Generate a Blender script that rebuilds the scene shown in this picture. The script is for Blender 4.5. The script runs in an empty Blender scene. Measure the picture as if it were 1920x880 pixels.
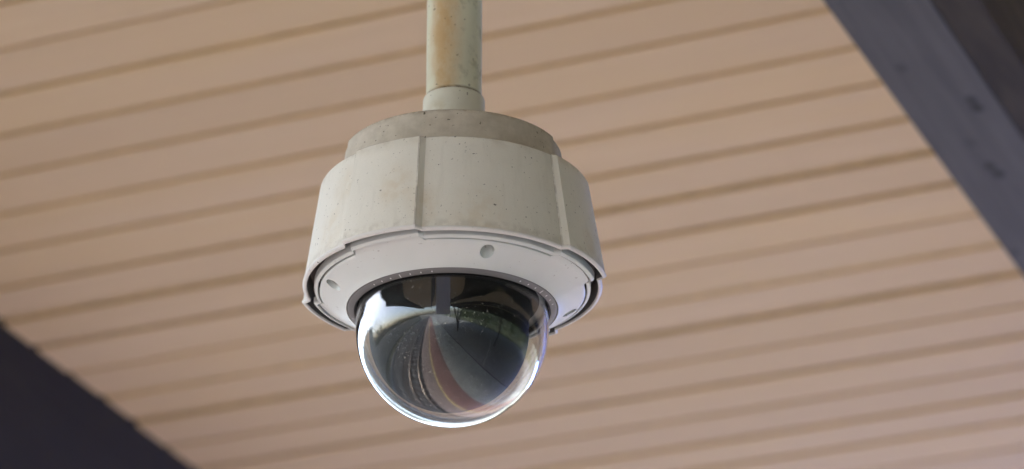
import bpy, bmesh, math, random
from mathutils import Vector, Matrix
import numpy as np
R = math.radians
random.seed(7)
scene = bpy.context.scene
COL = scene.collection

# ------------------------------------------------------------------ camera
F_PX, PITCH, YAW = 6870.0, R(24.2), R(24.0)       # focal length in photo pixels (1920 wide), pitch, heading of the track
EYE = Vector((0, 0, 1.6))
cd = bpy.data.cameras.new('camera')
cd.sensor_width = 36.0
cd.lens = F_PX * 36.0 / 1920.0
cd.clip_start, cd.clip_end = 0.05, 2000
cam = bpy.data.objects.new('camera', cd)
cam.location = EYE
cam.rotation_euler = (R(90) + PITCH, 0, 0)
COL.objects.link(cam)
scene.camera = cam
DEPTH = 2.836
cd.dof.use_dof = True
cd.dof.focus_distance = DEPTH - 0.075
cd.dof.aperture_fstop = 6.2
cd.dof.aperture_blades = 7

# ------------------------------------------------------------------ sky and sun (bright overcast)
SUN_EL, SUN_AZ = R(58), R(-75)                     # azimuth from +Y towards +X
world = bpy.data.worlds.new('World'); scene.world = world; world.use_nodes = True
wn = world.node_tree; wn.nodes.clear()
sky = wn.nodes.new('ShaderNodeTexSky'); sky.sky_type = 'NISHITA'; sky.sun_disc = False
sky.sun_elevation = SUN_EL; sky.sun_rotation = SUN_AZ
sky.air_density = 1.0; sky.dust_density = 3.6; sky.ozone_density = 1.0
bg = wn.nodes.new('ShaderNodeBackground'); bg.inputs['Strength'].default_value = 0.15
wo = wn.nodes.new('ShaderNodeOutputWorld')
wn.links.new(sky.outputs[0], bg.inputs[0]); wn.links.new(bg.outputs[0], wo.inputs[0])
sd = bpy.data.lights.new('sun', 'SUN'); sd.energy = 1.0; sd.angle = R(25); sd.color = (1.0, 0.97, 0.90)
sun = bpy.data.objects.new('sun', sd); COL.objects.link(sun)
sdir = Vector((math.sin(SUN_AZ) * math.cos(SUN_EL), math.cos(SUN_AZ) * math.cos(SUN_EL), math.sin(SUN_EL)))
sun.rotation_euler = sdir.to_track_quat('Z', 'Y').to_euler()
sun.location = sdir * 50
scene.view_settings.view_transform = 'Standard'
scene.view_settings.look = 'None'
scene.view_settings.exposure = 2.84
scene.view_settings.gamma = 1.0
scene.cycles.use_denoising = True
scene.cycles.max_bounces = 16
scene.cycles.diffuse_bounces = 6
scene.cycles.transmission_bounces = 14
scene.cycles.caustics_refractive = True
scene.cycles.sample_clamp_indirect = 12.0

# ------------------------------------------------------------------ helpers
U = Vector((math.sin(YAW), math.cos(YAW), 0))      # along the track, away from the camera
W = Vector((-math.cos(YAW), math.sin(YAW), 0))     # across, towards the track
GROUND = Matrix((( U.x, W.x, 0, 0), (U.y, W.y, 0, 0), (0, 0, 1, 0), (0, 0, 0, 1)))   # local (along, left, up), platform level 0
SL = R(-2.3)
HH = Vector((math.sin(YAW) * math.cos(SL), math.cos(YAW) * math.cos(SL), math.sin(SL)))
NN = HH.cross(W)
ROOF = Matrix(((HH.x, W.x, NN.x, EYE.x), (HH.y, W.y, NN.y, EYE.y), (HH.z, W.z, NN.z, EYE.z), (0, 0, 0, 1)))  # local (along, left, perp height)
H_CEIL = 2.236

def tag(o, label=None, cat=None, group=None, kind=None):
    for k, v in (('label', label), ('category', cat), ('group', group), ('kind', kind)):
        if v: o[k] = v
    return o

def mesh_obj(name, verts, faces, mat=None, parent=None, matrix=None, smooth=False):
    me = bpy.data.meshes.new(name)
    me.from_pydata([tuple(v) for v in verts], [], faces); me.update()
    if smooth: me.polygons.foreach_set('use_smooth', [True] * len(me.polygons))
    return link(name, me, mat, parent, matrix)

def link(name, me, mat=None, parent=None, matrix=None):
    o = bpy.data.objects.new(name, me); COL.objects.link(o)
    if mat is not None and not me.materials: me.materials.append(mat)
    if parent is not None: o.parent = parent
    if matrix is not None: o.matrix_local = matrix
    return o

def empty(name, matrix):
    o = bpy.data.objects.new(name, None); o.empty_display_size = 0.05
    COL.objects.link(o); o.matrix_world = matrix
    return o

def box(x0, x1, y0, y1, z0, z1, ch=0.0):
    """a box with optionally chamfered edges -> (verts, faces)"""
    bm = bmesh.new()
    bmesh.ops.create_cube(bm, size=1.0)
    for v in bm.verts:
        v.co = Vector(((x0 + x1) / 2 + v.co.x * (x1 - x0), (y0 + y1) / 2 + v.co.y * (y1 - y0), (z0 + z1) / 2 + v.co.z * (z1 - z0)))
    if ch > 0:
        bmesh.ops.bevel(bm, geom=bm.edges[:], offset=ch, segments=2, affect='EDGES', profile=0.6)
    bm.verts.index_update()
    vs = [v.co.copy() for v in bm.verts]; fs = [[v.index for v in f.verts] for f in bm.faces]
    bm.free()
    return vs, fs

def merge(parts):
    V, Fc = [], []
    for v, f in parts:
        n = len(V); V += list(v); Fc += [[i + n for i in q] for q in f]
    return V, Fc

def tube(p0, p1, r0, r1=None, n=12, caps=True):
    r1 = r0 if r1 is None else r1
    p0, p1 = Vector(p0), Vector(p1); d = (p1 - p0).normalized()
    a = d.orthogonal().normalized(); b = d.cross(a)
    vs = []; fs = []
    for p, r in ((p0, r0), (p1, r1)):
        for i in range(n):
            t = 2 * math.pi * i / n
            vs.append(p + (a * math.cos(t) + b * math.sin(t)) * r)
    for i in range(n):
        j = (i + 1) % n; fs.append([i, j, n + j, n + i])
    if caps: fs += [list(range(n))[::-1], list(range(n, 2 * n))]
    return vs, fs

# ------------------------------------------------------------------ material helpers
class NT:
    def __init__(s, name):
        s.m = bpy.data.materials.new(name); s.m.use_nodes = True
        s.t = s.m.node_tree; s.b = s.t.nodes['Principled BSDF']
        s.tc = s.t.nodes.new('ShaderNodeTexCoord')
    def n(s, typ, **kw):
        nd = s.t.nodes.new('ShaderNode' + typ)
        for k, v in kw.items():
            if k in nd.bl_rna.properties and not nd.bl_rna.properties[k].is_readonly: setattr(nd, k, v)
            else: s.set(nd.inputs[k.replace('_', ' ')], v)
        return nd
    def set(s, sock, v):
        if isinstance(v, bpy.types.NodeSocket): s.t.links.new(v, sock)
        elif isinstance(v, (tuple, list)) and len(v) == 3 and sock.type == 'RGBA': sock.default_value = (*v, 1)
        else: sock.default_value = v
    def co(s, scale=(1, 1, 1), loc=(0, 0, 0), src='Object'):
        mp = s.n('Mapping'); s.set(mp.inputs['Vector'], s.tc.outputs[src])
        mp.inputs['Scale'].default_value = scale; mp.inputs['Location'].default_value = loc
        return mp.outputs[0]
    def noise(s, scale, vec=None, detail=4, rough=0.55, dist=0.0):
        nd = s.n('TexNoise'); nd.inputs['Scale'].default_value = scale; nd.inputs['Detail'].default_value = detail
        nd.inputs['Roughness'].default_value = rough; nd.inputs['Distortion'].default_value = dist
        s.set(nd.inputs['Vector'], vec if vec is not None else s.tc.outputs['Object'])
        return nd.outputs['Fac']
    def ramp(s, fac, a, b, lo=0.0, hi=1.0, smooth=True):
        mr = s.n('MapRange'); mr.interpolation_type = 'SMOOTHSTEP' if smooth else 'LINEAR'
        s.set(mr.inputs['Value'], fac)
        for k, v in zip(('From Min', 'From Max', 'To Min', 'To Max'), (a, b, lo, hi)): mr.inputs[k].default_value = v
        return mr.outputs[0]
    def math(s, op, a, b=0.0):
        nd = s.n('Math'); nd.operation = op; s.set(nd.inputs[0], a); s.set(nd.inputs[1], b); return nd.outputs[0]
    def mix(s, fac, a, b, mode='MIX'):
        nd = s.n('Mix'); nd.data_type = 'RGBA'; nd.blend_type = mode
        s.set(nd.inputs[0], fac); s.set(nd.inputs[6], a); s.set(nd.inputs[7], b); return nd.outputs[2]
    def sep(s, vec=None):
        nd = s.n('SeparateXYZ'); s.set(nd.inputs[0], vec if vec is not None else s.tc.outputs['Object']); return nd.outputs
    def spot(s, p, r0, r1, vec=None, stretch=(1, 1, 1)):
        """1 within r0 of point p, 0 beyond r1"""
        mp = s.n('Mapping'); s.set(mp.inputs['Vector'], vec if vec is not None else s.tc.outputs['Object'])
        mp.inputs['Location'].default_value = tuple(-a * b for a, b in zip(p, stretch)); mp.inputs['Scale'].default_value = stretch
        ln = s.n('VectorMath'); ln.operation = 'LENGTH'; s.set(ln.inputs[0], mp.outputs[0])
        return s.ramp(ln.outputs['Value'], r0, r1, 1.0, 0.0)
    def bump(s, h, strength=0.2, dist=0.001):
        bp = s.n('Bump'); s.set(bp.inputs['Height'], h); bp.inputs['Strength'].default_value = strength
        bp.inputs['Distance'].default_value = dist; s.set(s.b.inputs['Normal'], bp.outputs[0])
    def out(s, color=None, rough=None, **kw):
        if color is not None: s.set(s.b.inputs['Base Color'], color)
        if rough is not None: s.set(s.b.inputs['Roughness'], rough)
        for k, v in kw.items(): s.set(s.b.inputs[k.replace('_', ' ')], v)
        return s.m

def plain(name, col, rough=0.6, scale=30, amt=0.12, **kw):
    m = NT(name); f = m.noise(scale)
    c = m.mix(m.ramp(f, 0.3, 0.7), tuple(x * (1 - amt) for x in col), tuple(min(1, x * (1 + amt)) for x in col))
    return m.out(c, rough, **kw)

# specks and grime shared by the outdoor plastics
def specks(m, scale=170, thr=0.69, seed=(0, 0, 0)):
    a = m.noise(scale, m.co(loc=seed), detail=1.5, rough=0.4)
    b = m.noise(scale * 0.14, m.co(loc=(seed[0] + 3, 1, 2)), detail=2)
    return m.math('MULTIPLY', m.ramp(a, thr, thr + 0.035), m.ramp(b, 0.42, 0.60))

K = DEPTH / F_PX                                   # metres per photo pixel at the camera housing

# --- materials of the surveillance camera
m = NT('weathered_cream_plastic')
grain = m.noise(900, detail=2); cloud = m.noise(26, detail=5); fine = m.noise(150, detail=4)
c = m.mix(m.ramp(cloud, 0.3, 0.72), (0.78, 0.755, 0.665), (0.75, 0.725, 0.635))
c = m.mix(m.ramp(fine, 0.35, 0.7, 0.0, 0.14), c, (0.80, 0.775, 0.69))
c = m.mix(m.ramp(grain, 0.35, 0.65, 0.0, 0.07), c, (0.5, 0.47, 0.40))
# ochre water stains
for p, r0, r1, a in (((-0.047, -0.098, 0.032), 0.001, 0.0085, 0.55), ((-0.038, -0.100, 0.036), 0.002, 0.022, 0.28), ((-0.020, -0.105, 0.018), 0.002, 0.020, 0.25),
                     ((0.02, -0.110, 0.010), 0.004, 0.03, 0.18), ((-0.085, -0.06, 0.02), 0.004, 0.022, 0.22), ((-0.079, -0.068, 0.055), 0.003, 0.02, 0.15), ((0.098, -0.05, 0.012), 0.003, 0.016, 0.35)):
    st = m.math('MULTIPLY', m.spot(p, r0, r1, stretch=(1, 1, 0.75)), m.ramp(m.noise(95, detail=5), 0.36, 0.62, 0.25, 1.0))
    c = m.mix(m.math('MULTIPLY', st, min(0.8, a * 1.5)), c, (0.56, 0.42, 0.22))
# dirt gathered along the lower lip and the upper edge
z = m.sep()[2]
low = m.math('MULTIPLY', m.math('MULTIPLY', m.ramp(z, 0.011, 0.0045), m.ramp(z, 0.0018, 0.0024)), m.ramp(m.noise(120, detail=5), 0.42, 0.62))
c = m.mix(m.math('MULTIPLY', low, 0.2), c, (0.22, 0.17, 0.10))
top = m.math('MULTIPLY', m.ramp(z, 0.070, 0.084), m.ramp(m.noise(70, detail=5), 0.42, 0.65))
c = m.mix(m.math('MULTIPLY', top, 0.3), c, (0.27, 0.21, 0.13))
rim = m.math('MULTIPLY', m.ramp(z, 0.0806, 0.0814), m.ramp(m.noise(110, detail=5), 0.35, 0.6, 0.15, 0.7))
c = m.mix(rim, c, (0.20, 0.15, 0.09))
xs, ys, zs = m.sep()  # dark lines put into the colour for the shaded step edges, broken by noise
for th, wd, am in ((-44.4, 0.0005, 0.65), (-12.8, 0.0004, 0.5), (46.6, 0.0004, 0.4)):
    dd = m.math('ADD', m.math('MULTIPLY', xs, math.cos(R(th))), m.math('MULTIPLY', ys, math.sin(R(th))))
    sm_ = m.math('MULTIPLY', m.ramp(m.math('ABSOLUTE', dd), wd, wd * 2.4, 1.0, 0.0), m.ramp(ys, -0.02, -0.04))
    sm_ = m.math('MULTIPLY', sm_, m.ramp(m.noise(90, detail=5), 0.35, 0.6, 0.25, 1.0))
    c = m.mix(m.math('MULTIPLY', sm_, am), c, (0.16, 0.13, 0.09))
streak = m.noise(130, m.co((1, 1, 0.06)), detail=3)
c = m.mix(m.ramp(streak, 0.56, 0.72, 0.0, 0.08), c, (0.30, 0.28, 0.20))
c = m.mix(m.ramp(z, 0.0022, 0.0016, 0.0, 0.85), c, (0.72, 0.70, 0.665))
c = m.mix(m.math('MULTIPLY', specks(m, 330, 0.722), 0.8), c, (0.045, 0.035, 0.025))
c = m.mix(m.math('MULTIPLY', specks(m, 520, 0.70, (5, 2, 1)), 0.5), c, (0.08, 0.06, 0.04))
m.bump(m.noise(1100, detail=2), 0.05, 0.0006)
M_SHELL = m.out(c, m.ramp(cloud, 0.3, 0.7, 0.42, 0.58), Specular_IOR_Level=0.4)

m = NT('weathered_taupe_plastic')
cloud = m.noise(60, detail=6, rough=0.65)
c = m.mix(m.ramp(cloud, 0.32, 0.68), (0.47, 0.42, 0.335), (0.59, 0.535, 0.44))
pale = m.math('MULTIPLY', m.ramp(m.noise(240, detail=3), 0.6, 0.7), m.ramp(m.noise(18), 0.45, 0.6))
c = m.mix(m.math('MULTIPLY', pale, 0.5), c, (0.52, 0.47, 0.40))
z = m.sep()[2]
edge = m.math('MULTIPLY', m.ramp(z, 0.108, 0.1145), m.ramp(m.noise(160, detail=5), 0.38, 0.6))
c = m.mix(m.math('MULTIPLY', edge, 0.6), c, (0.17, 0.11, 0.05))
c = m.mix(m.math('MULTIPLY', specks(m, 300, 0.70, (8, 1, 4)), 0.8), c, (0.04, 0.03, 0.02))
m.bump(m.noise(700, detail=3), 0.12, 0.0006)
M_CAP = m.out(c, 0.62, Specular_IOR_Level=0.3)

m = NT('rust_stained_pipe')
x, y, z = m.sep()
cloud = m.noise(40, m.co((1, 1, 0.45)), detail=5)
c = m.mix(m.ramp(cloud, 0.3, 0.7), (0.74, 0.735, 0.57), (0.65, 0.65, 0.50))
wob = m.math('ADD', x, m.ramp(m.noise(55, m.co((1, 1, 0.35)), detail=5), 0.25, 0.75, -0.004, 0.004, smooth=False))
band = m.math('MULTIPLY', m.ramp(wob, -0.0215, -0.0115), m.ramp(wob, 0.013, -0.006))
band = m.math('MULTIPLY', band, m.ramp(y, 0.004, -0.004))
band = m.math('MULTIPLY', band, m.ramp(m.math('ADD', z, m.ramp(m.noise(60), 0.3, 0.7, -0.014, 0.014)), 0.140, 0.180))
c = m.mix(m.math('MULTIPLY', band, m.ramp(m.noise(75, m.co((1, 1, 0.6)), detail=6, rough=0.65), 0.25, 0.65, 0.6, 0.97)), c, (0.54, 0.36, 0.17))
lichen = m.math('MULTIPLY', m.ramp(m.noise(120, m.co((1, 1, 0.7)), detail=5), 0.52, 0.68), m.ramp(x, -0.008, 0.014))
c = m.mix(m.math('MULTIPLY', lichen, 0.45), c, (0.24, 0.25, 0.165))
joint_shade = m.math('MULTIPLY', m.ramp(z, 0.1668, 0.1640), m.ramp(m.noise(150, detail=4), 0.3, 0.55, 0.45, 0.9))  # dark ring in the pipe's colour, standing for the gap shadow above the collar
c = m.mix(joint_shade, c, (0.12, 0.085, 0.045))
c = m.mix(m.math('MULTIPLY', specks(m, 300, 0.70, (1, 7, 3)), 0.75), c, (0.05, 0.04, 0.025))
m.bump(m.noise(420, detail=4), 0.18, 0.0007)
M_PIPE = m.out(c, 0.55, Specular_IOR_Level=0.35)

m = NT('weathered_pale_collar')
cloud = m.noise(45, detail=5)
c = m.mix(m.ramp(cloud, 0.3, 0.7), (0.72, 0.71, 0.60), (0.65, 0.64, 0.535))
st = m.math('MULTIPLY', m.spot((-0.012, -0.02, 0.140), 0.003, 0.018), m.ramp(m.noise(90, detail=4), 0.35, 0.65))
c = m.mix(m.math('MULTIPLY', st, 0.5), c, (0.48, 0.38, 0.20))
edge = m.math('MULTIPLY', m.ramp(m.sep()[2], 0.1600, 0.1650), m.ramp(m.noise(200, detail=5), 0.38, 0.6))
c = m.mix(m.math('MULTIPLY', edge, 0.5), c, (0.22, 0.16, 0.08))
c = m.mix(m.math('MULTIPLY', specks(m, 300, 0.71, (4, 4, 9)), 0.75), c, (0.05, 0.04, 0.03))
m.bump(m.noise(600, detail=3), 0.1, 0.0006)
M_COLLAR = m.out(c, 0.5, Specular_IOR_Level=0.35)

m = NT('clean_white_plastic')
c = m.mix(m.ramp(m.noise(30, detail=4), 0.35, 0.7), (0.745, 0.765, 0.73), (0.715, 0.735, 0.70))
c = m.mix(m.math('MULTIPLY', specks(m, 300, 0.71, (2, 9, 5)), 0.5), c, (0.2, 0.16, 0.12))
m.bump(m.noise(1400, detail=2), 0.06, 0.0005)
M_WHITE = m.out(c, 0.42, Specular_IOR_Level=0.4)
M_RING = plain('grey_scale_plastic', (0.215, 0.207, 0.203), 0.45, 60, 0.05)
M_PRINT = plain('white_print', (0.78, 0.77, 0.75), 0.6, 60, 0.04)
M_RUBBER = plain('black_gasket', (0.012, 0.012, 0.012), 0.6, 60, 0.1)
M_SHROUD = plain('black_inner_shroud', (0.010, 0.010, 0.010), 0.7, 60, 0.1)
M_SCREW = plain('steel_screw', (0.22, 0.21, 0.20), 0.35, 200, 0.15, Metallic=1.0)

m = NT('clear_dome_plastic')
m.t.nodes.remove(m.b)
gl = m.n('BsdfGlass'); gl.inputs['IOR'].default_value = 1.55; gl.inputs['Color'].default_value = (0.97, 0.98, 0.98, 1)
gl.inputs['Roughness'].default_value = 0.0
dust = m.n('BsdfDiffuse'); dust.inputs['Color'].default_value = (0.5, 0.48, 0.44, 1)
df = m.math('MULTIPLY', m.ramp(m.noise(420, detail=2, rough=0.4), 0.64, 0.74), m.ramp(m.noise(30), 0.42, 0.65, 0.08, 0.5))
ms = m.n('MixShader'); m.set(ms.inputs[0], df); m.set(ms.inputs[1], gl.outputs[0]); m.set(ms.inputs[2], dust.outputs[0])
m.t.links.new(ms.outputs[0], m.t.nodes['Material Output'].inputs['Surface'])
M_GLASS = m.m

# --- materials of the canopy
def timber(name, dark, light, knots=(), rough=0.65, rnd=0.0, sc=(0.9, 14, 14)):
    """wood with the grain along local x"""
    m = NT(name)
    g = m.noise(4.5, m.co(sc), detail=7, rough=0.62, dist=0.6)
    f2 = m.noise(3.0, m.co((1.2, 3, 3)), detail=3)
    c = m.mix(m.ramp(g, 0.3, 0.72), dark, light)
    c = m.mix(m.ramp(f2, 0.35, 0.7, 0.0, 0.35), c, tuple(0.8 * a for a in dark))
    for p, r0, r1, a in knots:
        k = m.math('MULTIPLY', m.spot(p, r0, r1, stretch=(0.6, 1, 1)), a)
        c = m.mix(k, c, tuple(0.18 * q for q in dark))
    m.bump(g, 0.25, 0.002)
    return m.out(c, rough, Specular_IOR_Level=0.25)

def board_mat():
    m = NT('pale_painted_boards')
    oi = m.n('ObjectInfo')
    off = m.n('VectorMath'); off.operation = 'MULTIPLY_ADD'
    m.set(off.inputs[0], oi.outputs['Random']); off.inputs[1].default_value = (37, 91, 53); m.set(off.inputs[2], m.tc.outputs['Object'])
    mp = m.n('Mapping'); m.set(mp.inputs['Vector'], off.outputs[0]); mp.inputs['Scale'].default_value = (14, 0.8, 14)
    g = m.noise(3.2, mp.outputs[0], detail=6, rough=0.6, dist=0.5)
    mp2 = m.n('Mapping'); m.set(mp2.inputs['Vector'], off.outputs[0]); mp2.inputs['Scale'].default_value = (3, 0.7, 3)
    b = m.noise(2.4, mp2.outputs[0], detail=4)
    c = m.mix(m.ramp(g, 0.3, 0.7), (0.735, 0.585, 0.385), (0.685, 0.535, 0.335))
    c = m.mix(m.ramp(b, 0.40, 0.70, 0.0, 0.75), c, (0.72, 0.555, 0.315))
    c = m.mix(m.ramp(oi.outputs['Random'], 0, 1, 0.0, 0.6, smooth=False), c, (0.62, 0.48, 0.30))
    mp3 = m.n('Mapping'); m.set(mp3.inputs['Vector'], off.outputs[0]); mp3.inputs['Scale'].default_value = (1.0, 0.6, 1)
    vo = m.n('TexVoronoi'); vo.inputs['Scale'].default_value = 3.2; m.set(vo.inputs['Vector'], mp3.outputs[0])
    kn = m.math('MULTIPLY', m.ramp(vo.outputs['Distance'], 0.085, 0.02), m.ramp(m.noise(1.3, mp3.outputs[0]), 0.5, 0.66))
    c = m.mix(m.math('MULTIPLY', kn, 0.45), c, (0.20, 0.12, 0.07))
    m.bump(g, 0.15, 0.001)
    return m.out(c, 0.5, Specular_IOR_Level=0.3)
M_BOARD = board_mat()

# ------------------------------------------------------------------ canopy ceiling: every board in view a part of its own
ceiling = mesh_obj('ceiling', *box(-8.5, 11, -9.2, 2.86, 0.0065, 0.05), plain('board_backing', (0.62, 0.48, 0.27), 0.7), None, ROOF @ Matrix.Translation((0, 0, H_CEIL)))
tag(ceiling, 'pale tan ceiling of narrow grooved boards under the canopy', 'ceiling', kind='structure')
PHASE, PITCH_B = 3.402, 0.10
L0, L1 = -9.2, 2.86

def board_section(wd, ch=0.003, dp=0.002, t=0.006):
    h = wd / 2
    return [(-h, t), (-h, dp), (-h + ch, 0.0), (h - ch, 0.0), (h, dp), (h, t)]

def board_geo(a, wd, ch, dz=0.0):
    s = board_section(wd, ch); n = len(s)
    v = [(a + x, L0, z + dz) for x, z in s] + [(a + x, L1, z + dz) for x, z in s]
    f = [[i, (i + 1) % n, n + (i + 1) % n, n + i] for i in range(n)] + [list(range(n))[::-1], list(range(n, 2 * n))]
    return v, f
lo, hi = -8, 26
for i in range(lo, hi):
    gap = random.choice((0.008, 0.010, 0.013, 0.020)); ch = random.uniform(0.002, 0.005)
    v, f = board_geo(0, PITCH_B - gap, ch)
    o = mesh_obj('board', v, f, M_BOARD, ceiling, Matrix.Translation((PHASE + PITCH_B * (i + 0.5), 0, random.uniform(-0.002, 0.002))))
rest = []
for i in list(range(-119, lo)) + list(range(hi, 75)):
    rest.append(board_geo(PHASE + PITCH_B * (i + 0.5), PITCH_B - 0.015, 0.003))
o = mesh_obj('more_boards', *merge(rest), M_BOARD, ceiling); o['kind'] = 'stuff'
# wider overhang over the track behind the viewer
over = mesh_obj('overhang_soffit', *box(-8.5, 0.9, 2.90, 3.5, 0.0, 0.05), M_BOARD, ceiling)
roofdeck = mesh_obj('roof_deck', *box(-8.8, 11.3, -9.5, 3.05, 0.30, 0.36), plain('roof_sheet', (0.18, 0.18, 0.18), 0.5), None, ROOF @ Matrix.Translation((0, 0, H_CEIL)))
tag(roofdeck, 'grey metal sheet covering the canopy', 'roof', kind='structure')

# ------------------------------------------------------------------ beams running with the track
def beam(l0, l1, depth, mat, label, a0=-8.6, a1=11.2):
    v, f = box(a0, a1, l0, l1, -depth, 0.30, 0.0015)
    o = mesh_obj('timber_beam', v, f, mat, None, ROOF @ Matrix.Translation((0, 0, H_CEIL)))
    return tag(o, label, 'beam', 'timber beams of the canopy')
def roof_px(x, y, h):
    d = Vector(((x - 960) / F_PX, 1 * math.cos(PITCH) - (-(y - 440) / F_PX) * math.sin(PITCH), math.sin(PITCH) + (-(y - 440) / F_PX) * math.cos(PITCH)))
    q = d * (h / d.dot(NN)); return q.dot(HH), q.dot(W)
DEP = 0.30
kn = []
for px, py, r0, r1, a in ((1822, 188, 0.002, 0.010, 0.8), (1832, 202, 0.002, 0.011, 0.95), (1856, 312, 0.002, 0.010, 0.8), (1872, 326, 0.002, 0.011, 0.9), (1690, 128, 0.002, 0.010, 0.4), (1820, 268, 0.002, 0.012, 0.3), (1903, 474, 0.002, 0.010, 0.5)):
    a_, l_ = roof_px(px, py, H_CEIL - DEP); kn.append(((a_, l_, -DEP), r0, r1, a))
M_BEAM = timber('dark_stained_timber', (0.076, 0.078, 0.086), (0.110, 0.113, 0.123), kn)
M_BEAM2 = timber('dark_brown_timber', (0.017, 0.013, 0.005), (0.026, 0.021, 0.009))
kb = beam(0.988, 1.092, DEP, M_BEAM, 'dark blue-grey beam with small knots crossing the ceiling boards')
mesh_obj('side_plank', *box(-8.6, 11.2, 0.940, 0.9875, -0.2985, 0.29, 0.001), timber('rough_brown_plank', (0.018, 0.014, 0.008), (0.052, 0.043, 0.029), sc=(1.6, 9, 9)), kb)
beam(2.680, 2.790, 0.32, M_BEAM2, 'nearly black beam along the open edge of the canopy')
for k, l in enumerate((-0.65, -2.34, -4.03, -5.72, -7.4)):
    beam(l - 0.052, l + 0.052, DEP, M_BEAM2, 'dark beam over the platform, number %s from the knotty beam' % ('one', 'two', 'three', 'four', 'five')[k])
fas = mesh_obj('fascia_board', *box(-8.8, 11.3, -9.45, -9.25, -0.55, 0.30, 0.004), M_BEAM2, None, ROOF @ Matrix.Translation((0, 0, H_CEIL)))
tag(fas, 'deep dark fascia closing the canopy on the garden side', 'fascia')
fas = mesh_obj('fascia_board', *box(-8.6, 0.9, 3.5, 3.56, -0.12, 0.30, 0.004), M_BEAM2, None, ROOF @ Matrix.Translation((0, 0, H_CEIL)))
tag(fas, 'shallow dark fascia on the overhang above the track', 'fascia')

# ------------------------------------------------------------------ the surveillance camera
# local frame: origin on the axis at the housing's bottom rim, x to the right, -y towards the viewer; sizes in photo pixels times K
def axis_point(x, y, depth):
    cx, cy = (x - 960) / F_PX, -(y - 440) / F_PX
    return EYE + depth * Vector((cx, math.cos(PITCH) - cy * math.sin(PITCH), math.sin(PITCH) + cy * math.cos(PITCH)))
ORG = axis_point(848.5, 542, DEPTH)
cctv = empty('surveillance_camera', Matrix.Translation(ORG))
tag(cctv, 'weathered cream dome surveillance camera with clear bubble hanging from a stained pipe', 'security camera')

BC_, BH_, BR = (-27.6, 63.5, 152.0, 242.0), 16.0, 2.0    # bulge centres, half width, ramp (degrees)
def bulge(deg, BC=None, BH=None):
    best = 0.0
    for c in (BC or BC_):
        d = abs((deg - c + 180) % 360 - 180)
        t = min(1.0, max(0.0, ((BH or BH_) + BR / 2 - d) / BR)); best = max(best, t)
    return best
def angles(step=1.5):
    A = set()
    for c, h in [(c, BH_) for c in BC_] + [(-3.0, 67.0), (177.0, 67.0)]:
        for s in (-1, 1):
            for e in (-1.9, -1.0, 1.0, 1.9):
                A.add(round((c + s * h + e) % 360, 4))
    keys = sorted(A)
    for i in range(int(360 / step)):
        a = round(i * step, 4)
        if all(abs((a - k + 180) % 360 - 180) > 0.5 for k in keys): A.add(a)
    return sorted(A)
ANG = angles()

def lathe(name, prof, mat, parent, use_bulge=True, closed=False, smooth=30, ang=None, cap_ends=False, bc=None, bh=None):
    """prof: list of (radius, z, bulge) in photo pixels"""
    A = ANG if ang is None else ang
    vs = []; fs = []; n = len(prof)
    for a in A:
        b = bulge(a, bc, bh) if use_bulge else 0.0
        t = R(a)
        for p in prof:
            r = p[0] + (p[2] * b if len(p) > 2 else 0.0)
            vs.append((r * math.sin(t) * K, -r * math.cos(t) * K, (p[1] + (p[3] * b if len(p) > 3 else 0.0)) * K))
    m_ = len(A)
    for i in range(m_):
        j = (i + 1) % m_
        for q in range(n if closed else n - 1):
            q2 = (q + 1) % n
            fs.append([i * n + q, j * n + q, j * n + q2, i * n + q2])
    if cap_ends:
        fs.append([i * n for i in range(m_)][::-1]); fs.append([i * n + n - 1 for i in range(m_)])
    me = bpy.data.meshes.new(name); me.from_pydata(vs, [], fs)
    bm = bmesh.new(); bm.from_mesh(me)
    bmesh.ops.remove_doubles(bm, verts=bm.verts, dist=1e-6)
    bmesh.ops.recalc_face_normals(bm, faces=bm.faces)
    bm.to_mesh(me); bm.free()
    me.polygons.foreach_set('use_smooth', [True] * len(me.polygons))
    if smooth < 180: me.set_sharp_from_angle(angle=R(smooth))
    return link(name, me, mat, parent)

def arc(cx, cz, r, a0, a1, n, b=0.0):
    return [(cx + r * math.cos(R(a0 + (a1 - a0) * i / n)), cz + r * math.sin(R(a0 + (a1 - a0) * i / n)), b) for i in range(n + 1)]

# housing: slightly flared drum with a rolled lip; the walls step out on four sides
BB = 12.5
prof = [(268.8, 34, BB), (271.4, 12, BB), (273, 0, BB), (273.6, -2.6, BB), (275, -3.4, BB), (278, -2.2, BB), (280, -0.4, BB), (280.8, 1.8, BB), (280.4, 3.6, BB), (278.8, 4.8, BB), (278.45, 7.0, BB), (277.9, 11.0, BB - 0.1)]
for i in range(1, 9):
    t = i / 8
    prof.append((277.9 - (277.9 - 252.5) * t, 11.0 + (193.5 - 11.0) * t, BB - 4.5 * t))
prof += arc(248.0, 193.5, 4.5, 0, 90, 4, 7)[1:]
prof += [(208, 198.5, 3), (150, 200, 0), (60, 200, 0)]
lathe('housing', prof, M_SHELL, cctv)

# taupe cap above it
prof = [(216, 196, 5), (213, 215, 5), (207, 264, 5)] + arc(201, 268, 5.5, 12, 88, 4, 5) + [(150, 276, 0), (40, 277, 0)]
lathe('mounting_cap', prof, M_CAP, cctv, bc=(-3.0, 177.0), bh=67.0)
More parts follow.
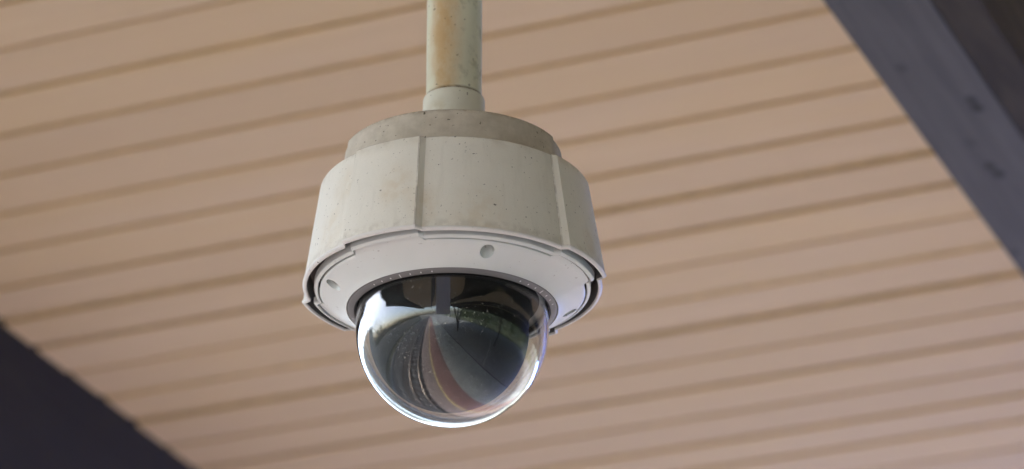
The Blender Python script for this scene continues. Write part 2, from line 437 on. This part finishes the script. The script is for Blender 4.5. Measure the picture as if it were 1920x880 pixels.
# seam ring under the cap edge and pipe collar
cang = [i * 5 for i in range(72)]
lathe('pipe_collar', [(62, 270), (60.2, 330), (59.4, 390.5), (58.6, 393.6), (57, 395), (55.6, 394.2), (55.2, 392), (55.0, 372)], M_COLLAR, cctv, False, ang=cang)
top_z = (ROOF @ Vector((2.4, 1.1, H_CEIL)) - ORG).z / K
lathe('pipe', [(53.4, 372), (53.4, 520), (53.5, 900), (53.5, 1600), (53.5, top_z + 6)], M_PIPE, cctv, False, ang=cang)
lathe('ceiling_flange', [(54, top_z - 34), (60, top_z - 30), (62, top_z - 16), (150, top_z - 12), (155, top_z - 8), (155, top_z + 12)], M_CAP, cctv, False, ang=cang)

# inner cover: flange, shadow joint, conical face
CB = 11.0
lathe('gap_shade_liner', [(252, 9.4, CB), (250, 28, CB), (251, 33, CB), (267.8, 33, BB), (270.4, 12, BB), (272.2, 0.5, BB)], plain('gap_shade_plastic', (0.10, 0.095, 0.09), 0.6, 60, 0.1), cctv)  # dark liner added inside the gap to deepen its shade
flange = lathe('cover_flange', [(251.5, 20, CB), (252.2, -7, CB), (253.2, -8, CB), (257, -6, CB), (258.8, -4, CB), (259.2, 0, CB), (259.4, 9, CB), (252, 10, CB)], M_WHITE, cctv)
prof = [(150, 10, 0), (247, 10, CB), (248, -4, CB), (248.6, -8.5, CB, 3.5), (247.2, -10.4, CB, 4.0), (243, -13.0, 3, 1.2), (236, -17, 0), (226, -23.2, 0), (212, -32.2, 0), (201, -40.5, 0), (199, -42.5, 0), (198, -42.5, 0), (196.5, -34, 0), (150, -30, 0)]
cover = lathe('dome_cover', prof, M_WHITE, cctv, closed=True)
# recessed screw pockets, cut vertically into the cone
HOLES = (16.8, 106.8, 196.8, 286.8)
cut = []
for a in HOLES:
    r = 230.0; t = R(a)
    c_ = Vector((r * math.sin(t) * K, -r * math.cos(t) * K, 0))
    cut.append(tube(c_ + Vector((0, 0, -60 * K)), c_ + Vector((0, 0, 6.0 * K)), 13.6 * K, 13.0 * K, 32))
cv, cf = merge(cut)
cutter = mesh_obj('cutter', cv, cf, M_WHITE, cctv)
md = cover.modifiers.new('holes', 'BOOLEAN'); md.object = cutter; md.operation = 'DIFFERENCE'; md.solver = 'EXACT'
bpy.context.view_layer.update()
ev = cover.evaluated_get(bpy.context.evaluated_depsgraph_get())
nm = bpy.data.meshes.new_from_object(ev)
cover.modifiers.clear(); old = cover.data; cover.data = nm; bpy.data.meshes.remove(old)
nm.polygons.foreach_set('use_smooth', [True] * len(nm.polygons)); nm.set_sharp_from_angle(angle=R(30))
cm = cutter.data; bpy.data.objects.remove(cutter); bpy.data.meshes.remove(cm)
# screws: pan head with a six-lobed socket
def screw_mesh():
    n = 48; vs = []; fs = []
    rings = [(8.5, 0), (8.5, -2.0), (7.6, -3.2), (6.0, -3.6)]
    for r, z in rings:
        for i in range(n):
            t = 2 * math.pi * i / n; vs.append((r * K * math.cos(t), r * K * math.sin(t), z * K))
    for z in (-3.6, -0.6):
        for i in range(n):
            t = 2 * math.pi * i / n; r = 3.6 + 0.8 * math.cos(6 * t); vs.append((r * K * math.cos(t), r * K * math.sin(t), z * K))
    for q in range(5):
        for i in range(n):
            j = (i + 1) % n; fs.append([q * n + i, q * n + j, (q + 1) * n + j, (q + 1) * n + i])
    fs.append([5 * n + i for i in range(n)])
    me = bpy.data.meshes.new('screw'); me.from_pydata(vs, [], fs); me.materials.append(M_SCREW); return me
sm = screw_mesh()
for a in HOLES:
    t = R(a)
    link('screw', sm, None, cover, Matrix.Translation((230 * math.sin(t) * K, -230 * math.cos(t) * K, 5.8 * K)) @ Matrix.Rotation(random.random(), 4, 'Z'))

# grey scale ring with its printed dots and index lines
ring = lathe('scale_ring', [(196.2, -34), (196.6, -41.5), (195.6, -43.2), (194.5, -43.8), (186.0, -47.6), (184.2, -47.6), (183.6, -44), (183.6, -34)], M_RING, cctv, False)
def ring_patch(name, a0, a1, r0, r1, n=6):
    vs = []; fs = []
    def zz(r): return -43.8 - (194.5 - r) / 8.5 * 3.8 - 0.35
    for i in range(n + 1):
        t = R(a0 + (a1 - a0) * i / n)
        for r in (r0, r1): vs.append((r * math.sin(t) * K, -r * math.cos(t) * K, zz(r) * K))
    for i in range(n): fs.append([2 * i, 2 * i + 1, 2 * i + 3, 2 * i + 2])
    return mesh_obj(name, vs, fs, M_PRINT, ring)
def ring_dot(a, r=190.2, rad=1.45):
    vs = []; t = R(a)
    c_ = Vector((math.sin(t), -math.cos(t), 0)); s_ = Vector((math.cos(t), math.sin(t), 0))
    for i in range(14):
        p = 2 * math.pi * i / 14; rr = r + rad * 1.25 * math.cos(p)
        v = c_ * rr + s_ * rad * math.sin(p); v.z = -43.8 - (194.5 - rr) / 8.5 * 3.8 - 0.35; vs.append(v * K)
    return mesh_obj('dial_dot', vs, [list(range(14))], M_PRINT, ring)
for c_ in (-29.3, 60.7, 150.7, 240.7):
    ring_patch('dial_line', c_ - 0.34, c_ + 0.34, 186.4, 194.0)
    for k in (-3, -2, -1, 1, 2, 3): ring_dot(c_ + 6.3 * k)
lathe('gasket', [(184.0, -36), (183.4, -46.2), (181.0, -46.2), (180.5, -36)], M_RUBBER, cctv, False)

# clear dome (a real shell) and the black shroud inside it
RO, ZC, TH = 180.0, -86.0, 6.0
dang = [i * 2.5 for i in range(144)]
po = [(RO, -30)] + [(RO, -30 + (ZC + 30) * i / 4) for i in range(1, 5)] + [(RO * math.cos(R(a)), ZC - RO * math.sin(R(a))) for a in [2.5 * i for i in range(1, 36)]] + [(0.0, ZC - RO)]
ri = RO - TH
pi_ = [(0.0, ZC - ri)] + [(ri * math.cos(R(a)), ZC - ri * math.sin(R(a))) for a in [2.5 * i for i in range(35, 0, -1)]] + [(ri, ZC + (-30 - ZC) * i / 4) for i in range(0, 5)]
dome = lathe('dome', po + pi_, M_GLASS, cctv, False, closed=True, smooth=60, ang=dang)
rs = 149.0
lathe('inner_shroud', [(172, -26), (rs + 20, -27), (rs + 6, -40), (rs, -60), (rs, ZC)] + [(rs * math.cos(R(a)), ZC - rs * math.sin(R(a))) for a in range(4, 90, 4)] + [(0.0, ZC - rs)], M_SHROUD, cctv, False, ang=dang).location = (-6 * K, 0, -4 * K)

# ------------------------------------------------------------------ the platform and track (they show in the dome)
GM = GROUND
def slab(name, a0, a1, l0, l1, z0, z1, mat, label=None, parent=None):
    o = mesh_obj(name, *box(a0, a1, l0, l1, z0, z1), mat, parent, GM if parent is None else None)
    if parent is None: tag(o, label, None, None, 'structure')
    return o
M_CONC = plain('platform_concrete', (0.33, 0.355, 0.33), 0.75, 2.0, 0.12)
def paving(name, c1, c2, mortar, w_, h_):
    m = NT(name); b = m.n('TexBrick'); m.set(b.inputs['Vector'], m.co())
    for k, v in (('Color1', c1), ('Color2', c2), ('Mortar', mortar)): b.inputs[k].default_value = (*v, 1)
    b.inputs['Scale'].default_value = 1.0; b.inputs['Brick Width'].default_value = w_; b.inputs['Row Height'].default_value = h_; b.inputs['Mortar Size'].default_value = 0.006
    c = m.mix(m.ramp(m.noise(3, detail=4), 0.35, 0.7, 0, 0.5), b.outputs['Color'], tuple(0.75 * x for x in c1))
    return m.out(c, 0.75)
GA0, GA1 = -60, 40
platform = slab('platform', GA0, GA1, -0.93, 0.80, -1.0, 0.0, M_CONC, 'grey concrete station platform under the canopy')
slab('dark_paving', GA0, GA1, -9.4, -0.93, -1.0, 0.0, plain('platform_asphalt', (0.245, 0.25, 0.24), 0.8, 3.0, 0.15), None, platform)
slab('red_paving', GA0, GA1, 0.80, 1.60, -1.0, 0.0, paving('red_tiles', (0.25, 0.145, 0.13), (0.215, 0.12, 0.11), (0.16, 0.09, 0.08), 0.3, 0.3), None, platform)
slab('yellow_line', GA0, GA1, 1.60, 1.69, -1.0, 0.002, plain('yellow_line_paint', (0.50, 0.40, 0.18), 0.7, 8, 0.2), None, platform)
slab('edge_paving', GA0, GA1, 1.69, 2.36, -1.0, 0.0, paving('pink_tiles', (0.24, 0.195, 0.185), (0.21, 0.17, 0.16), (0.25, 0.18, 0.17), 0.6, 0.3), None, platform)
slab('drain_slot', GA0, GA1, -0.96, -0.88, -0.02, 0.004, plain('drain_dark', (0.03, 0.03, 0.03), 0.8), None, platform)
v = [Vector((2.70, 0.21, 0.005)), Vector((2.72, 0.22, 0.005)), Vector((0.56, -6.46, 0.005)), Vector((0.52, -6.46, 0.005))]
mesh_obj('painted_line', v, [[0, 1, 2, 3]], M_PRINT, platform)
m = NT('ballast'); c = m.mix(m.ramp(m.noise(18, detail=6), 0.35, 0.65), (0.035, 0.033, 0.032), (0.07, 0.066, 0.062)); m.bump(m.noise(22, detail=4), 0.8, 0.05)
M_BALLAST = m.out(c, 0.9)
slab('track_bed', GA0, GA1, 2.36, 5.6, -1.6, -1.16, M_BALLAST, 'dark stone ballast below the platform edge')
slab('service_road', GA0, GA1, 5.6, 8.1, -1.6, -1.10, plain('asphalt', (0.055, 0.057, 0.058), 0.8, 5, 0.25), 'dark asphalt strip beyond the railway track')
slab('road_kerb', GA0, GA1, 8.1, 8.4, -1.6, -0.85, plain('kerb_concrete', (0.30, 0.30, 0.28), 0.8, 4, 0.15), 'pale concrete kerb along the asphalt strip')
slab('verge', GA0, GA1, 8.4, 10.2, -1.6, -0.75, plain('dry_verge', (0.14, 0.13, 0.08), 0.9, 6, 0.3), 'dry grass verge at the foot of the wall')
ground = mesh_obj('ground', *box(-700, 700, -700, 700, -2.0, -1.62), plain('far_ground', (0.14, 0.14, 0.12), 0.9, 0.05, 0.2), None, GM); tag(ground, 'flat ground reaching the horizon', None, None, 'structure')
slab('garden_ground', GA0, GA1, -60, -9.4, -1.6, -0.10, plain('garden_soil', (0.10, 0.12, 0.06), 0.9, 2, 0.3), 'planted ground beyond the platform fence')
wall = slab('retaining_wall', -40, 17, 10.2, 10.6, -1.6, 1.9, plain('wall_plaster', (0.52, 0.45, 0.34), 0.8, 1.5, 0.15), 'beige retaining wall beyond the track')
wall['category'] = 'wall'; wall['kind'] = 'thing'
uw = mesh_obj('upper_wall', *box(1.5, 17, 10.25, 10.55, 1.9, 4.5), plain('upper_wall_plaster', (0.50, 0.43, 0.32), 0.8, 1.5, 0.15), None, GM)
tag(uw, 'taller beige wall section standing on the retaining wall', 'wall')
trk = empty('railway_track', GM @ Matrix.Translation((0, 0, -1.16))); tag(trk, 'railway track on concrete sleepers beside the platform', 'railway')
M_RAIL = plain('rail_steel', (0.22, 0.19, 0.17), 0.35, 20, 0.2, Metallic=0.8)
for l in (3.20, 4.267):
    pr = [(-0.062, 0.14), (0.062, 0.14), (0.055, 0.155), (0.010, 0.17), (0.010, 0.25), (0.033, 0.265), (0.033, 0.293), (-0.033, 0.293), (-0.033, 0.265), (-0.010, 0.25), (-0.010, 0.17), (-0.055, 0.155)]
    n = len(pr); vs = [(GA0, l + y, z) for y, z in pr] + [(GA1, l + y, z) for y, z in pr]
    mesh_obj('rail', vs, [[i, (i + 1) % n, n + (i + 1) % n, n + i] for i in range(n)] + [list(range(n)), list(range(n, 2 * n))], M_RAIL, trk)
sv, sf = box(-0.11, 0.11, -1.0, 1.0, -0.06, 0.14, 0.015)
M_SLEEP = plain('sleeper_concrete', (0.10, 0.105, 0.115), 0.8, 6, 0.15)
sme = bpy.data.meshes.new('sleeper'); sme.from_pydata([tuple(v) for v in sv], [], sf); sme.materials.append(M_SLEEP)
for i in range(-22, 27): link('sleeper', sme, None, trk, Matrix.Translation((0.62 * i, 3.733, 0)))

# things on the platform: posts, a V-shaped support, a hanging panel, the fence
M_STEEL = plain('dark_painted_steel', (0.035, 0.035, 0.035), 0.5, 10, 0.2)
def post(a, l, w_, label):
    e = empty('canopy_post', GM @ Matrix.Translation((a, l, 0))); tag(e, label, 'post')
    mesh_obj('shaft', *box(-w_, w_, -w_, w_, 0.02, 3.75, 0.01), M_STEEL, e)
    mesh_obj('base_plate', *box(-w_ * 2, w_ * 2, -w_ * 2, w_ * 2, 0.0, 0.02), M_STEEL, e)
post(1.9, -4.03, 0.09, 'square dark steel post standing by the painted line')
post(-6.0, -4.03, 0.09, 'square dark steel post behind the V-shaped support')
post(8.2, -4.03, 0.09, 'square dark steel post ahead of the blue lamp')
e = empty('v_support', GM @ Matrix.Translation((-3.2, -2.34, 0))); tag(e, 'dark V-shaped steel support rising from a stub on the platform', 'support')
mesh_obj('stub', *tube((0, 0, 0), (0, 0, 1.1), 0.14, 0.14, 16), M_STEEL, e)
mesh_obj('arm', *tube((0, 0, 1.0), (0, 0.75, 3.85), 0.10, 0.08, 12), M_STEEL, e)
mesh_obj('arm', *tube((0, 0, 1.0), (0, -0.75, 3.85), 0.10, 0.08, 12), M_STEEL, e)
e = empty('hanging_panel', GM @ Matrix.Translation((0.93, 0.73, 2.62))); tag(e, 'pale blank panel hung from the ceiling behind the viewer', 'panel')
mesh_obj('panel', *box(-0.02, 0.02, -0.21, 0.21, 0, 1.0, 0.004), plain('panel_white', (0.85, 0.85, 0.85), 0.4, 5, 0.05), e)
for s in (-0.15, 0.15): mesh_obj('hanger', *tube((0, s, 0.98), (0, s, 1.35), 0.008, 0.008, 8), M_STEEL, e)
e = empty('platform_fence', GM @ Matrix.Translation((0, -9.3, 0))); tag(e, 'low dark railing along the garden side of the platform', 'fence')
for k in range(-12, 10): mesh_obj('fence_post', *box(k * 2 - 0.03, k * 2 + 0.03, -0.03, 0.03, 0, 0.95), M_STEEL, e)
for z_ in (0.35, 0.65, 0.93): mesh_obj('fence_rail', *box(-24, 18, -0.02, 0.02, z_ - 0.02, z_ + 0.02), M_STEEL, e)

# the lit blue lamp further along the platform
e = empty('blue_lamp', GM @ Matrix.Translation((6.7, 0.75, 3.08))); tag(e, 'lit blue lamp box hanging under the canopy', 'lamp')
mesh_obj('lamp_case', *box(-0.12, 0.12, -0.62, 0.62, 0.06, 0.14, 0.01), M_STEEL, e)
for s in (-0.4, 0.4): mesh_obj('hanger', *tube((0, s, 0.13), (0, s, 0.49), 0.01, 0.01, 8), M_STEEL, e)
mb = bpy.data.materials.new('blue_light'); mb.use_nodes = True
pb = mb.node_tree.nodes['Principled BSDF']; pb.inputs['Base Color'].default_value = (0.1, 0.2, 0.8, 1)
pb.inputs['Emission Color'].default_value = (0.10, 0.22, 1.0, 1); pb.inputs['Emission Strength'].default_value = 17
mesh_obj('diffuser', *box(-0.10, 0.10, -0.60, 0.60, -0.04, 0.058, 0.01), mb, e)

# greenery beyond the platform
def leaves(n, shape, size, rng):
    vs = []; fs = []
    for i in range(n):
        c_ = shape(rng); s = size * rng.uniform(0.6, 1.3)
        a = Vector((rng.gauss(0, 1), rng.gauss(0, 1), rng.gauss(0, 1))).normalized(); b = a.orthogonal().normalized(); d = a.cross(b)
        k = len(vs); vs += [c_ - b * s, c_ + d * s * 0.5, c_ + b * s, c_ - d * s * 0.5]; fs.append([k, k + 1, k + 2, k + 3])
    return vs, fs
def leafmat(name, a, b):
    m = NT(name); return m.out(m.mix(m.ramp(m.noise(2.5, detail=3), 0.35, 0.65), a, b), 0.6)
M_LEAF = leafmat('tree_leaves', (0.035, 0.06, 0.018), (0.085, 0.12, 0.04))
M_HEDGE = leafmat('hedge_leaves', (0.10, 0.105, 0.05), (0.20, 0.18, 0.09))
M_BARK = plain('bark', (0.10, 0.08, 0.06), 0.9, 12, 0.3)
rng = random.Random(3)
TL = ('tall broad green tree', 'smaller rounded green tree', 'wide spreading green tree', 'slim upright green tree', 'dense low green tree', 'open crowned green tree')
for k, (a, l, h, r) in enumerate(((-9, -14, 6.0, 2.4), (-4.2, -13, 4.6, 2.0), (0.6, -14.5, 5.6, 2.6), (5.4, -13.2, 5.2, 1.9), (9.8, -14.4, 4.8, 2.5), (15, -13.5, 6.2, 2.4))):
    e = empty('garden_tree', GM @ Matrix.Translation((a, l, -0.1))); tag(e, TL[k] + ' beyond the platform railing', 'tree', 'trees beyond the platform')
    mesh_obj('trunk', *merge([tube((0, 0, 0), (0.1, 0, h * 0.55), 0.16, 0.09, 8)] + [tube((0.08, 0, h * 0.45), (r * 0.6 * math.cos(q), r * 0.6 * math.sin(q), h * 0.72), 0.07, 0.02, 6) for q in (0.3, 2.2, 4.4)]), M_BARK, e)
    lobes = [Vector((rng.uniform(-1, 1) * r * 0.55, rng.uniform(-1, 1) * r * 0.55, h * rng.uniform(0.3, 0.82))) for _ in range(9)]
    def sh(g, lobes=lobes, r=r):
        v = Vector((g.gauss(0, 1), g.gauss(0, 1), g.gauss(0, 1))).normalized() * (r * 0.5 * g.random() ** 0.35); return g.choice(lobes) + v
    mesh_obj('crown', *leaves(2600, sh, 0.11, rng), M_LEAF, e)
def hedge_point(g):
    a = g.uniform(-38, 17); k = min(1.0, max(0.0, (a + 3.5) / 3.0))
    return Vector((a, g.gauss(11.4, 0.35), 1.7 + abs(g.gauss(0, 0.5 + 0.9 * k))))
e = mesh_obj('hedge', *leaves(16000, hedge_point, 0.16, rng), M_HEDGE, None, GM)
tag(e, 'dry greenish hedge growing along the top of the beige wall', 'hedge')

e = mesh_obj('sky_block_hedge', *leaves(14000, lambda g: Vector((g.uniform(-26, 26), g.gauss(-18, 0.5), 6.2 * g.random() ** 0.8)), 0.30, rng), M_LEAF, None, GM)  # leaf screen added to cut the sky light from the right
tag(e, 'added dark green hedge blocking the sky behind the garden trees', 'hedge')
